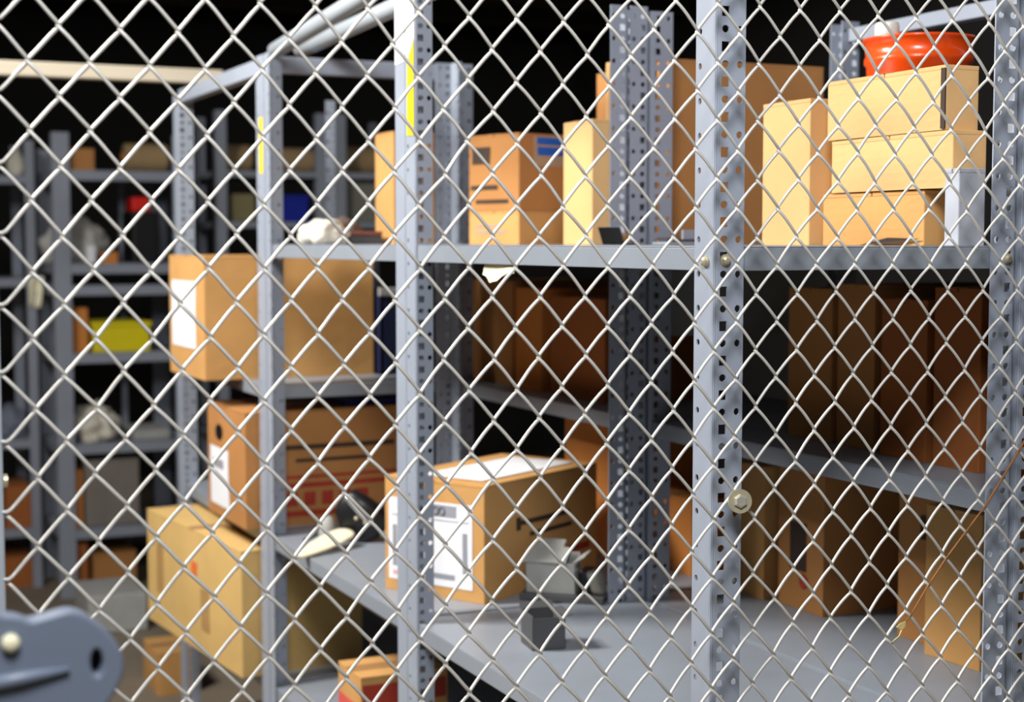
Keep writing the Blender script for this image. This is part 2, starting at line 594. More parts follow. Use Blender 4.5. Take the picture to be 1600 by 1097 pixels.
XS = 1.600
n = at(1475, 386, x=XS)
f = at(1292, 386, x=XS)
z3 = zpx(101, XS, n.y)
z2 = zpx(203, XS, n.y)
z1 = zpx(294, XS, n.y)
n2, f2 = at(1488, 386, x=XS), at(1297, 386, x=XS)
n1, f1 = at(1440, 386, x=XS), at(1282, 386, x=XS)
bx = Carton('bottom carton of the stack of three beside the right post, its front edge split open', (XS + 0.004, n1.y - 0.0), radians(0), 0.062, f1.y - n1.y, MID + 0.0005, z1 - MID - 0.0015, CARD_B, G_MID)
MB().add([bx.pt('left', 0.42, 0.0, 0.004), bx.pt('left', 0.70, 0.14, 0.004), bx.pt('left', 0.98, 0.12, 0.004), bx.pt('left', 0.80, 0.05, 0.004),
          bx.pt('left', 0.42, 0.0, 0.0065), bx.pt('left', 0.70, 0.14, 0.0065), bx.pt('left', 0.98, 0.12, 0.0065), bx.pt('left', 0.80, 0.05, 0.0065)],
         [(0, 1, 2, 3), (4, 5, 6, 7), (0, 1, 5, 4), (1, 2, 6, 5), (2, 3, 7, 6), (3, 0, 4, 7)]).build('torn_edge', INK, bx.t)
bx = Carton('middle carton of the stack of three beside the right post', (XS - 0.002, n2.y), radians(-0.5), 0.064, f2.y - n2.y, z1 + 0.0006, z2 - z1 - 0.0012, CARD_A, G_MID)
bx = Carton('topmost carton of the stack of three, dark gap along its corner, below the bucket', (XS - 0.001, n.y), radians(0.3), 0.063, f.y - n.y, z2 + 0.0006, z3 - z2, CARD_A, G_MID)
MB().hexa(bx.pt('left', 0.968, 0.02, 0.0005), bx.pt('left', 1.0, 0.02, 0.0005) - bx.pt('left', 0.968, 0.02, 0.0005), Vector((-0.0025, 0, 0)), Vector((0, 0, bx.h * 0.93))).build('corner_strip', INK, bx.t)
# tall carton
XT = 1.595
nt_, ft_ = at(1268, 386, x=XT), at(1194, 386, x=XT)
zt = zpx(153, XT, nt_.y)
bx = Carton('tall narrow pale carton standing left of the stack of three', (XT, nt_.y + 0.008), radians(0), 0.066, ft_.y - nt_.y, MID + 0.0005, zt - MID, CARD_A, G_MID)
# big brown carton in the rear row
a, b = at(1048, 386, y=3.06), at(1302, 386, y=3.06)
zb_ = zpx(92, a.x, 3.06)
bx = Carton('large brown carton behind the corner post, tallest on the eye level shelf', (a.x, 3.06), 0.0, min(b.x, 2.215) - a.x, 0.36, MID + 0.0005, zb_ - MID, CARD_C, G_MID)
# pale carton left of the middle rear post
n, f = at(925, 386, x=1.565), at(880, 386, x=1.565)
zt = zpx(186, n.x, n.y)
bx = Carton('pale carton beside the double rear post, with upright flap behind it', (n.x, n.y), 0.0, 0.06, f.y - n.y, MID + 0.0005, zt - MID, CARD_A, G_MID)
pA = at(950, 386, y=f.y + 0.02)
fl = MB()
zt2 = zpx(97, pA.x, f.y)
fl.hexa((pA.x - 0.002, f.y + 0.01, MID + 0.001), (0.004, 0, 0), (0, 0.02, 0), (0, 0, zt2 - MID))
fl.hexa((pA.x - 0.002, f.y + 0.01, MID + 0.001), (0.016, 0, 0), (0, 0.004, 0), (0, 0, zt2 - MID - 0.004))
tag(fl.build('cardboard_sheet', CARD_A, bevel=0.001), 'folded cream cardboard sheet standing upright left of the double rear post', 'cardboard')
# two stacked cartons with blue tape
c0 = at(811, 386, y=3.46)
cl = at(733, 386, y=3.64)
ang = atan2(cl.y - c0.y, cl.x - c0.x)
W = hypot(cl.x - c0.x, cl.y - c0.y)
bu = Carton('lower carton of the pair left of the pale carton, with grey printed lines', (c0.x, c0.y), ang - pi / 2, 0.16, W, MID + 0.0005, 0.081, CARD_B, G_MID)
bu.decal('left', [(0.15, 0.75, 0.35, 0.40, 0, 0), (0.15, 0.6, 0.55, 0.59, 0, 0)], [PRINT], 'print')
zt = zpx(207, c0.x, c0.y)
bu = Carton('upper carton of the pair, sealed with blue and white tape', (c0.x, c0.y), ang - pi / 2, 0.16, W, MID + 0.0825, zt - MID - 0.0825, CARD_C, G_MID)
bu.decal('left', [(0.08, 0.45, 0.62, 0.84, 0, 0), (0.05, 0.6, 0.28, 0.34, 0, 0), (0.15, 0.8, 0.10, 0.15, 0, 0)], [INK], 'print')
bu.decal('front', [(0.28, 0.96, 0.58, 0.97, 1, 0), (0.36, 0.98, 0.86, 0.955, 0, 1), (0.36, 0.98, 0.72, 0.83, 0, 1)], [BLUE_TAPE, mat('pale_label', (176, 150, 124), 0.6)], 'packing_tape', 'blue and clear tape')
# orange carton behind the taped post
a, b = at(599, 386, y=3.88), at(662, 386, y=3.88)
bx = Carton('narrow orange tan carton half hidden behind the post with yellow tape', (a.x, 3.80), 0.0, b.x - a.x, 0.14, MID + 0.0005, zpx(205, a.x, 3.8) - MID, CARD_B, G_MID)

# --- deck below: the labelled file box
c0 = at(757, 945, z=LOW)
angc = radians(29.5)
fb = Carton('cardboard file box with big white shipping label, on the deck behind the taped post', (c0.x, c0.y), angc, 0.445, 0.278, LOW + 0.0005, 0.256, CARD_B, G_LOW, tape=False, tilt=0.0)
# white paper lying taped on the lid
pp = MB()
N = 6
pts = []
for i in range(N + 1):
    for j in range(N + 1):
        a_, b_ = 0.10 + 0.80 * i / N, 0.14 + 0.62 * j / N
        pts.append(fb.pt('top', a_, b_, 0.0022 + 0.0012 * sin(i * 1.3) * sin(j * 1.1)))
pp.add(pts, [(i * (N + 1) + j, (i + 1) * (N + 1) + j, (i + 1) * (N + 1) + j + 1, i * (N + 1) + j + 1) for i in range(N) for j in range(N)])
o = pp.build('paper', PAPER, fb.t, solid=0.0005)
o['label'] = 'white sheet lying on top'
# label on the end
o = fb.decal('left', [(0.045, 0.89, 0.10, 0.82, 0, 0), (0.09, 0.135, 0.22, 0.58, 1, 1), (0.80, 0.845, 0.23, 0.58, 1, 1),
                      (0.50, 0.74, 0.70, 0.80, 1, 1), (0.50, 0.72, 0.165, 0.21, 1, 1), (0.09, 0.20, 0.14, 0.18, 2, 1),
                      (0.08, 0.86, 0.665, 0.674, 1, 1)], [PAPER, PRINT, mat('pink_print', (226, 178, 170), 0.7)], 'label', 'white shipping label')
for cx_, rr in ((0.535, 0.030), (0.60, 0.028)):
    mbc = MB()
    ring = []
    for q in range(17):
        an = 2 * pi * q / 16
        ring.append(fb.pt('left', cx_ + rr * cos(an), 0.75 + 0.033 * sin(an), 0.0030))
    mbc.tube(ring, 0.0012, 5, caps=False)
    mbc.build('print', mat('mid_grey_print', (120, 122, 132), 0.7), o)
# slots in the long side
sl = fb.decal('front', [(0.25, 0.72, 0.60, 0.64, 0, 0), (0.25, 0.285, 0.56, 0.67, 0, 0), (0.36, 0.74, 0.49, 0.525, 0, 0)], [INK], 'print')
fb.decal('front', [(0.46, 0.92, 0.24, 0.30, 0, 0), (0.40, 0.80, 0.15, 0.20, 0, 0)], [RED_INK], 'print')

# red printed carton in the third bay (behind the corner post)
rb = Carton('brown carton with red printed band and hand hole, left of the labelled file box', (1.103, 4.108), radians(2), 0.47, 0.36, LOW + 0.0005, 0.318, CARD_C, G_THIRD)
rb.decal('front', [(0.16, 0.90, 0.33, 0.37, 0, 0), (0.16, 0.95, 0.08, 0.13, 0, 0), (0.24, 0.95, 0.41, 0.435, 0, 0)] +
         [(0.24 + 0.11 * q, 0.31 + 0.11 * q, 0.17, 0.29, 0, 0) for q in range(5)], [RED_INK], 'print', 'red print')
rb.decal('front', [(0.10, 0.92, 0.66, 0.70, 0, 0), (0.30, 0.75, 0.55, 0.58, 0, 0)], [INK], 'print')
rb.decal('left', [(0.10, 0.62, 0.10, 0.62, 0, 0), (0.2, 0.5, 0.44, 0.52, 1, 1)], [PAPER, PRINT], 'label', 'white label')
hh = MB()
ring = [rb.pt('left', 0.36 + 0.10 * cos(2 * pi * q / 20), 0.76 + 0.07 * sin(2 * pi * q / 20), 0.0012) for q in range(20)]
hh.face(ring)
o = hh.build('hand_hole', BLACK, rb.t, solid=0.001)
tag(MB().box(1.40, 1.56, 4.15, 4.42, LOW + 0.3195, LOW + 0.331).build('folder', BLUE, bevel=0.003), 'bright blue folder lying on the red printed carton, under the shelf lip', 'folder')

# big plain carton on the third bay's upper shelf
c0 = at(305, 590, z=AS)
bx = Carton('big plain carton with a white label, on the upper shelf of the left bay', (c0.x, 4.27), radians(2.0), 0.50, 0.37, AS + 0.0005, zpx(400, c0.x, 4.27) - AS, CARD_B, G_THIRD)
bx.decal('left', [(0.10, 0.80, 0.24, 0.79, 0, 0)], [PAPER], 'label', 'white label')
# dark crate right of it
cr = MB()
x0c, x1c, y0c, y1c, zc0 = 1.545, 1.662, 4.25, 4.62, AS + 0.0005
zr = zpx(455, x0c, y0c)
cr.box(x0c, x1c, y0c, y1c, zc0, zc0 + 0.006)
cr.box(x0c, x1c, y0c, y0c + 0.006, zc0, zr)
cr.box(x0c, x0c + 0.006, y0c, y1c, zc0, zr)
cr.box(x1c - 0.006, x1c, y0c, y1c, zc0, zr)
cr.box(x0c, x1c, y1c - 0.006, y1c, zc0, zr + 0.06)
crt = thing('storage_crate', 'dark navy crate with a grey rim, right of the big plain carton', 'crate', ((x0c + x1c) / 2, (y0c + y1c) / 2, zc0))
cr.build('body', NAVY, crt, merge=False)
MB().box(x0c - 0.006, x1c + 0.004, y0c - 0.008, y0c + 0.008, zr - 0.014, zr + 0.010).build('rim', GREYCARD, crt, bevel=0.002)

# straw carton overhanging the aisle in the third bay, lower level
A0 = Vector((1.088, 4.105))
B0 = Vector((1.000, 4.90))
dv = (B0 - A0)
bx = Carton('long straw coloured carton overhanging the aisle, leaning out of the low left shelf', (A0.x, A0.y), atan2(dv.y, dv.x) - pi / 2, 0.36, dv.length, LOW2 + 0.0005, 0.348, CARD_E, G_THIRD)
bx.decal('left', [(0.52, 0.58, 0.62, 0.74, 0, 0)], [mat('orange_mark', (226, 110, 50), 0.7)], 'print', 'orange mark')
bx.decal('left', [(0.62, 0.70, 0.20, 0.55, 0, 0), (0.12, 0.20, 0.30, 0.75, 0, 0)], [mat('tan_print', (176, 138, 84), 0.8)], 'print')

# low carton with red band
zt = -0.985
c0, cl, crr = at(462, 1072, z=zt), at(415, 1040, z=zt), at(600, 1064, z=zt)
lb = Carton('carton with red and white printed end, low on the shelf under the deck', (max(c0.x, 1.152), min(c0.y, 3.80)), radians(0), crr.x - c0.x + 0.02, 0.16, LOW2 + 0.0005, zt - LOW2, CARD_B, G_LOW)
lb.decal('front', [(0.02, 0.98, 0.66, 0.90, 0, 0)], [RED_INK], 'print', 'red band')
lb.decal('left', [(0.03, 0.97, 0.04, 0.48, 1, 0), (0.03, 0.97, 0.50, 0.66, 0, 0)], [mat('pink_red_print', (222, 92, 84), 0.7), PAPER], 'print', 'red and white print')

# --- rear row, shaded upper shelf: upright cartons on the right
specs = [(1226, 1299, 452, 'leftmost dark carton of the shaded row under the right shelf'),
         (1302, 1366, 446, 'second carton from the left in the shaded row under the right shelf'),
         (1370, 1448, 470, 'brighter brown carton in the middle of the shaded row under the right shelf'),
         (1452, 1532, 452, 'carton next to the right post in the shaded row')]
for i, (pf, pn, pt_, lab) in enumerate(specs):
    xx = 1.80 + (0.015 if i < 2 else 0.0)
    n, f = at(pn, 560, x=xx), at(pf, 560, x=xx)
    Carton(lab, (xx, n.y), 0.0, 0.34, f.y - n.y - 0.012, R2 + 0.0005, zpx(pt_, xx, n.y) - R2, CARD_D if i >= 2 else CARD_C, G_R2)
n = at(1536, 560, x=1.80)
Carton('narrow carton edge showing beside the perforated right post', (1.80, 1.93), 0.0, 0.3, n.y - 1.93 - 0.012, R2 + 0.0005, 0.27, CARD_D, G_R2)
# left part of the shaded rear shelf
for pf, pn, pt_, cm, lab in ((735, 800, 440, CARD_C, 'shadowed carton behind the white torn paper'), (804, 846, 452, CARD_O, 'lighter brown carton right of the shadowed one')):
    xx = 1.76
    n, f = at(pn, 560, x=xx), at(pf, 560, x=xx)
    Carton(lab, (xx, n.y), 0.0, 0.3, f.y - n.y - 0.006, R2 + 0.0005, zpx(pt_, xx, n.y) - R2, cm, G_R2)
n, f = at(945, 560, x=1.765), at(860, 560, x=1.765)
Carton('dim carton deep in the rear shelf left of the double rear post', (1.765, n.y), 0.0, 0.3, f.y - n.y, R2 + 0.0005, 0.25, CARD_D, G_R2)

# --- lower deck, right
c0 = at(1285, 965, z=LOW)
cm_ = at(1213, 940, z=LOW)
cf = at(1160, 925, z=LOW)
bx = Carton('carton with dark printed patch and red dot, lower deck, right of the corner post', (c0.x, c0.y), radians(1), 0.215, cm_.y - c0.y - 0.003, LOW + 0.0005, 0.30, CARD_C, G_LOW)
bx.decal('left', [(0.30, 0.66, 0.28, 0.62, 0, 0)], [INK], 'print', 'dark patch')
mbd = MB()
mbd.face([bx.pt('left', 0.60 + 0.09 * cos(2 * pi * q / 16), 0.21 + 0.055 * sin(2 * pi * q / 16), 0.0016) for q in range(16)])
o = mbd.build('print', RED_INK, bx.t, solid=0.0006)
o['label'] = 'red dot'
bx = Carton('carton whose lit edge shows just right of the corner post', (cm_.x - 0.018, cm_.y + 0.024), radians(1), 0.22, cf.y - cm_.y, LOW + 0.0005, 0.29, CARD_B, G_LOW)
c0, c1 = at(1467, 1018, z=LOW), at(1530, 1050, z=LOW)
bx = Carton('front carton beside the right post on the lower deck', (c1.x, c1.y), radians(3), 0.22, c0.y - c1.y, LOW + 0.0005, 0.285, CARD_B, G_LOW)
c2 = at(1415, 995, z=LOW)
bx = Carton('darker carton behind the front one by the right post, with a small printed square', (c0.x + 0.012, c0.y + 0.016), radians(3), 0.22, c2.y - c0.y, LOW + 0.0005, 0.29, CARD_C, G_LOW)
bx.decal('left', [(0.55, 0.85, 0.70, 0.86, 0, 0)], [INK], 'print')
c0 = at(1087, 901, z=LOW)
bx = Carton('orange lit carton between the double rear post and the corner post', (1.885, c0.y), radians(0), 0.26, 0.20, LOW + 0.0005, zpx(783, 1.885, c0.y) - LOW, CARD_O, G_LOW)
c0, c1 = at(910, 862, z=LOW), at(972, 872, z=LOW)
bx = Carton('tall carton standing behind the file box, left of the double rear post', (1.80, 3.34), radians(0), 0.28, 0.24, LOW + 0.0005, 0.33, CARD_O, G_LOW)

# ------------------------------------------------------------------ small things on the decks
# open black carton
c0 = at(832, 1018, z=LOW)
q = thing('open_black_box', 'small open black box standing alone at the front of the lower deck', 'box', (c0.x + 0.03, c0.y + 0.03, LOW))
an = radians(-8)
u, v = Vector((cos(an), sin(an), 0)), Vector((-sin(an), cos(an), 0))
L_, W_, h_ = 0.066, 0.075, 0.062
A = Vector((c0.x, c0.y, LOW + 0.0003))
mb = MB()
t_ = 0.002
mb.hexa(A, u * L_, v * W_, k * t_)
mb.hexa(A, u * L_, v * t_, k * h_)
mb.hexa(A, u * t_, v * W_, k * (h_ + 0.004))
mb.hexa(A + v * (W_ - t_), u * L_, v * t_, k * (h_ + 0.004))
mb.hexa(A + u * (L_ - t_), u * t_, v * W_, k * h_)
mb.build('body', CHAR, q, merge=False, bevel=0.0006)
for (a, d, e) in ((A + v * W_ + k * h_, u * L_, v * 0.014 + k * 0.012), (A + u * (L_ - t_) + k * h_, v * W_, u * 0.018 + k * 0.003)):
    MB().hexa(a, d, e, k * 0.0015).build('flap', CHAR, q)

# crushed grey carton with open flaps
A = at(822, 925, z=LOW + 0.016) + Vector((0, 0, 0.0005))
Bq = at(899, 930, z=LOW + 0.016) + Vector((0, 0, 0.0005))
q = thing('crushed_grey_box', 'crushed grey box with open flaps, right of the labelled file box', 'box', ((A.x + Bq.x) / 2, (A.y + Bq.y) / 2 + 0.03, LOW))
u = (Bq - A).normalized()
v = Vector((-u.y, u.x, 0))
w_, d_, hh_ = (Bq - A).length, 0.055, 0.068
lean = (k * 1.0 - v * 0.12)
body = MB()
body.hexa(A, u * w_, v * 0.003, lean * hh_)
body.hexa(A, u * 0.003, v * d_, lean * hh_)
body.hexa(A + u * (w_ - 0.003), u * 0.003, v * d_, lean * hh_ * 0.8)
body.hexa(A + v * (d_ - 0.003), u * w_, v * 0.003, lean * (hh_ * 1.25))
body.hexa(A, u * w_, v * d_, k * 0.003)
body.build('body', GREYCARD, q, merge=False, bevel=0.001)
T0 = A + lean * hh_
fl = MB()
fl.hexa(T0 - u * 0.004 - v * 0.003, u * (w_ * 0.86), v * 0.045 + k * 0.026, k * 0.0025)
fl.build('flap', GREYCARD, q, bevel=0.001)
fl = MB()
fl.hexa(T0 + u * 0.01 + v * 0.042 + k * 0.027, u * (w_ * 0.6), v * 0.022 + k * 0.012, k * 0.0025)
fl.build('flap', GREYCARD, q, bevel=0.001)
fl = MB()
fl.hexa(T0 + u * (w_ - 0.004), v * 0.06 + k * 0.004, u * 0.026 + k * 0.016, k * 0.0025)
fl.build('flap', GREYCARD, q, bevel=0.001)
blk = MB()
blk.hexa(A + u * (w_ + 0.004) + v * 0.01, u * 0.035, v * 0.055, k * 0.052)
blk.build('side_block', BLACK, q, bevel=0.006, seg=3)  # black block stands in for the shade inside the open box
blob_g = MB()
blob_g.hexa(A + u * (w_ + 0.036) + v * 0.002, u * 0.028, v * 0.040, k * 0.052 - u * 0.018)
blob_g.build('side_block', mat('olive_grey_card', (122, 120, 110), 0.8, 0, 0.1, 10), q, bevel=0.010, seg=3)
tr = MB()
tr.hexa(A - u * 0.012 - v * 0.012 - k * 0.0162, u * (w_ + 0.076), v * 0.066, k * 0.0158)
tr.build('tray', CHAR, q, bevel=0.002)

# black hand tool with the cream handle
q0 = at(548, 848, z=LOW)
tip = at(468, 873, z=LOW)
q = thing('hand_tool', 'black hand tool with a long cream paddle handle, lying at the deck edge', 'tool', (q0.x, q0.y, LOW))


def pdepth(px, py, dist_from):
    """point on the pixel ray at the same distance from the viewer plane as dist_from"""
    r = FW + RT * ((px - 800) / FPX) + UP * ((548.5 - py) / FPX)
    dd = Vector(dist_from).dot(FW)
    return r * dd


C0 = pdepth(556, 806, q0)
ax = (at(600, 830, z=LOW) - at(520, 850, z=LOW)).normalized()      # along the deck
# chunky body: a tapered lofted block
def loft(sections, n=16):
    mb = MB()
    vs, fs = [], []
    for c, e1, e2, p in sections:
        for j in range(n):
            t = 2 * pi * j / n
            ct, st = cos(t), sin(t)
            sx_ = (abs(ct) ** p) * (1 if ct >= 0 else -1)
            sy_ = (abs(st) ** p) * (1 if st >= 0 else -1)
            vs.append(Vector(c) + Vector(e1) * sx_ + Vector(e2) * sy_)
    m_ = len(sections)
    for i in range(m_ - 1):
        for j in range(n):
            j2 = (j + 1) % n
            fs.append((i * n + j, i * n + j2, (i + 1) * n + j2, (i + 1) * n + j))
    fs.append(tuple(range(n))[::-1])
    fs.append(tuple((m_ - 1) * n + j for j in range(n)))
    mb.add(vs, fs)
    return mb


p1 = pdepth(533, 778, q0)
p2 = pdepth(556, 806, q0)
p3 = pdepth(586, 826, q0)
back = Vector((FW.x, FW.y, 0)).normalized()
d = (p3 - p1).normalized()
sd = (d.cross(back)).normalized()
zfix = LOW + 0.004
body = loft([(p1 + back * 0.01, sd * 0.010, back * 0.018, 0.6), (p1 + d * 0.012 + back * 0.01, sd * 0.040, back * 0.030, 0.55), (p2 + back * 0.015, sd * 0.056, back * 0.038, 0.45),
             (p3 + back * 0.02, sd * 0.052, back * 0.036, 0.5), (p3 + d * 0.022 + back * 0.02, sd * 0.018, back * 0.018, 0.7)])
body.v = [(v_[0], v_[1], max(v_[2], LOW + 0.001)) for v_ in body.v]
body.build('body', BLACK, q, smooth=True)
# chrome blade along it
s1, s2 = pdepth(541, 772, q0) - back * 0.02, pdepth(580, 818, q0) - back * 0.025
dd = (s2 - s1).normalized()
sdd = dd.cross(back).normalized()
loft([(s1, sdd * 0.003, back * 0.002, 1), (s1 + dd * 0.02, sdd * 0.008, back * 0.003, 1), (s2 - dd * 0.02, sdd * 0.006, back * 0.003, 1), (s2, sdd * 0.002, back * 0.002, 1)], 12).build('blade', mat('bright_steel', (196, 196, 200), 0.3, 0.6, 0.05), q, smooth=True)
for px_, py_, r_ in ((558, 808, 0.006), (572, 815, 0.005), (549, 841, 0.006)):
    c = pdepth(px_, py_, q0) - back * 0.022
    MB().tube([c, c - back * 0.004, c - back * 0.0055], [r_, r_ * 0.8, r_ * 0.3], 12).build('rivet', ZINC, q, smooth=True)
# paddle handle
h1, h2 = pdepth(546, 826, q0) - back * 0.035, Vector((tip.x, tip.y, LOW + 0.006))
d2 = (h2 - h1).normalized()
hn = (-back * 0.9 + k * 0.7 - RT * 0.4)
hn = (hn - d2 * hn.dot(d2)).normalized()
s_ = d2.cross(hn).normalized()
Lh = (h2 - h1).length
secs = []
for fr, wd in ((0, 0.012), (0.04, 0.019), (0.12, 0.0225), (0.35, 0.0235), (0.6, 0.021), (0.82, 0.015), (0.95, 0.010), (1.0, 0.005)):
    secs.append((h1 + d2 * (Lh * fr), s_ * wd * 1.45, hn * 0.006, 0.85))
o = loft(secs, 18).build('handle', CREAM, q, smooth=True)
o['label'] = 'cream handle'
cb = pdepth(512, 815, q0)
bm_ = MB()
bm_.lathe((cb.x, cb.y, LOW + 0.001), [(0.020, 0), (0.024, 0.012), (0.022, 0.040), (0.014, 0.062), (0.006, 0.068)], 20)
bm_.build('guard', GREYCARD, q, smooth=True)
cord = MB()
cpts = []
for i in range(14):
    t = i / 13
    p = at(440 + 66 * t, 846 - 12 * sin(pi * t * 0.8), z=LOW + 0.004)
    cpts.append((p.x + 0.06, p.y, LOW + 0.0035))
tag(cord.tube(cpts, 0.0032, 8).build('cord', GREEN, smooth=True), 'short dark green cord on the deck behind the cream handle', 'cord')

# torn white paper under the eye-level lip
c = at(775, 424, x=XF + 0.004)
tp = MB()
pts = []
N = 8
for i in range(N + 1):
    for j in range(5):
        a = i / N
        b = j / 4
        x_ = XF + 0.0155 + 0.006 * sin(5 * a + 2 * b) * b - 0.010 * b
        y_ = c.y + 0.075 - 0.14 * a
        drop = (0.010 + 0.022 * (0.25 + 0.75 * sin(pi * min(1, a * 1.1)) ** 2 + 0.35 * noise.noise((a * 6, 1.3, 0.2)))) * b
        pts.append((x_, y_, MID - 0.035 - drop))
tp.add(pts, [(i * 5 + j, (i + 1) * 5 + j, (i + 1) * 5 + j + 1, i * 5 + j + 1) for i in range(N) for j in range(4)])
tag(tp.build('paper_scrap', mat('cream_paper', (236, 226, 190), 0.7), solid=0.0008), 'torn cream paper scrap stuck under the front lip of the eye level shelf', 'paper')


def blob(name, label, cat, c, size, m, seed=0, rough=0.25, freq=2.2, group=None, sub=4, flat=True):
    bm = bmesh.new()
    bmesh.ops.create_icosphere(bm, subdivisions=sub, radius=1.0)
    for v_ in bm.verts:
        p = v_.co.copy()
        n_ = noise.noise(p * freq + Vector((seed * 3.1, seed, 0))) + 0.5 * noise.noise(p * freq * 2.3 + Vector((seed, 5, 1)))
        p *= 1 + rough * n_
        z = p.z
        if flat and z < -0.55:
            z = -0.55
        v_.co = Vector((p.x * size[0], p.y * size[1], (z + 0.55) * size[2] / 1.55))
    me = bpy.data.meshes.new(name)
    bm.to_mesh(me)
    bm.free()
    for f_ in me.polygons:
        f_.use_smooth = True
    me.materials.append(m)
    o = bpy.data.objects.new(name, me)
    COL.objects.link(o)
    o.location = (c[0], c[1], c[2] + H)
    return tag(o, label, cat, group)


# things on the eye-level shelf, second bay
a = at(512, 386, y=3.78)
blob('cloth_bundle', 'crumpled off-white cloth bundle on the eye level shelf near the left corner post', 'cloth', (a.x, 3.82, MID + 0.001), (0.062, 0.06, 0.062), CLOTH, 1, 0.22)
a = at(548, 386, y=3.83)
b = at(604, 386, y=3.83)
rt_ = thing('flat_tray', 'dark flat tray with a red brown edge, beside the cloth bundle', 'tray', ((a.x + b.x) / 2, 3.88, MID))
MB().box(a.x, b.x - 0.01, 3.83, 3.91, MID + 0.0005, MID + 0.022).build('base', CHAR, rt_, bevel=0.003)
MB().box(a.x - 0.004, b.x - 0.012, 3.826, 3.913, MID + 0.022, MID + 0.034).build('lid', mat('red_brown_board', (120, 70, 58), 0.7), rt_, bevel=0.003)
a = at(530, 386, y=3.93)
blob('dark_cap', 'brown grey knitted cap behind the cloth bundle', 'cap', (a.x + 0.02, 3.955, MID + 0.001), (0.05, 0.032, 0.07), mat('brown_grey_felt', (92, 78, 72), 0.9, 0, 0.15, 10, 0.3, 30), 4, 0.15)
# beside the double rear post
a = at(962, 375, y=2.86)
q = thing('scrap_bracket', 'dark bent metal bracket lying at the foot of the double rear post', 'bracket', (a.x, 2.83, MID))
an = radians(35)
u, v = Vector((cos(an), sin(an), 0)), Vector((-sin(an), cos(an), 0))
A = Vector((a.x - 0.012, 2.80, MID + 0.0005))
MB().hexa(A, u * 0.055, v * 0.05, k * 0.003).build('base', BLACK, q)
MB().hexa(A, u * 0.004, v * 0.05, k * 0.036 - u * 0.0 + v * 0.012).build('side', BLACK, q, bevel=0.001)
MB().hexa(A + u * 0.014 + v * 0.01, u * 0.030, v * 0.03, k * 0.022).build('block', CARD_B, q, bevel=0.004)
a = at(1068, 375, y=2.72)
q = thing('metal_bracket', 'grey steel bracket plates lying on the eye level shelf behind the corner post', 'bracket', (a.x, 2.72, MID))
MB().box(a.x - 0.055, a.x + 0.03, 2.69, 2.75, MID + 0.0005, MID + 0.006).build('plate', STEEL, q, bevel=0.001)
MB().hexa((a.x - 0.05, 2.70, MID + 0.006), (0.07, 0, 0), (0, 0.04, 0.004), (0, 0, 0.005)).build('plate', mat('dark_steel', (70, 70, 74), 0.4), q, bevel=0.001)
MB().box(a.x - 0.01, a.x + 0.03, 2.705, 2.712, MID + 0.006, MID + 0.030).build('plate', STEEL, q, bevel=0.001)

# orange bucket behind the stack
bxp = at(1430, 386, y=2.40)
q = thing('bucket', 'shiny red orange bucket behind the topmost carton at the right', 'bucket', (bxp.x, 2.40, MID))
zr = zpx(62, bxp.x, 2.40) - MID
R = 0.101
MB().lathe((bxp.x, 2.40, MID + 0.0005), [(R * 0.74, 0), (R * 0.78, 0.004), (R * 0.96, zr - 0.05), (R * 1.0, zr - 0.046), (R * 1.0, zr - 0.036), (R * 0.97, zr - 0.034), (R * 1.0, zr - 0.006), (R * 1.04, zr - 0.004), (R * 1.04, zr), (R * 0.96, zr), (R * 0.74, 0.006)], 40).build('body', ORANGE, q, smooth=True)
wp = at(1391, 386, y=2.40)
q = thing('spray_can', 'white capped can standing up out of the orange bucket', 'can', (wp.x, 2.415, MID + 0.01))
zc_ = zpx(36, wp.x, 2.42)
MB().lathe((wp.x, 2.415, MID + 0.01), [(0.026, 0), (0.028, 0.01), (0.028, zc_ - MID - 0.07), (0.022, zc_ - MID - 0.06)], 20).build('body', mat('olive_can', (120, 116, 100), 0.4), q, smooth=True)
MB().lathe((wp.x, 2.42, MID + 0.01 + zc_ - MID - 0.06), [(0.023, 0), (0.023, 0.044), (0.021, 0.05)], 20).build('cap', mat('white_plastic', (226, 226, 216), 0.4), q, smooth=True)

# grey upright carton right of the stack (against the right post)
a = at(1497, 386, y=1.834)
zt = zpx(263, a.x, 1.834)
gb = Carton('slim grey upright box squeezed between the stack of three and the right post', (a.x, 1.834), 0.0, 1.622 - a.x, 0.032, MID + 0.0005, zt - MID, mat('grey_box_card', (176, 180, 190), 0.6), None, flaps=True, tape=False, name='grey_box')

# ------------------------------------------------------------------ chain link fence
FX0, FZ0, FPXX, FPZ, FY = 0.21257, 0.23774, 0.03261, 0.03838, 1.79
fence = thing('chain_link_fence', 'pale galvanised chain link fence filling the whole foreground', 'fence', (1.0, FY, -H))
WR = 0.0023
rows_up = 7
rows = int((FZ0 + H) / FPZ) - 1
rnd = random.Random(3)
NC = 54
jit = {}


def node(i, j):
    if (i, j) not in jit:
        jit[(i, j)] = (rnd.gauss(0, 0.0009), rnd.gauss(0, 0.0010))
    dx, dz = jit[(i, j)]
    return FX0 + FPXX * i + dx, FZ0 - FPZ * j + dz


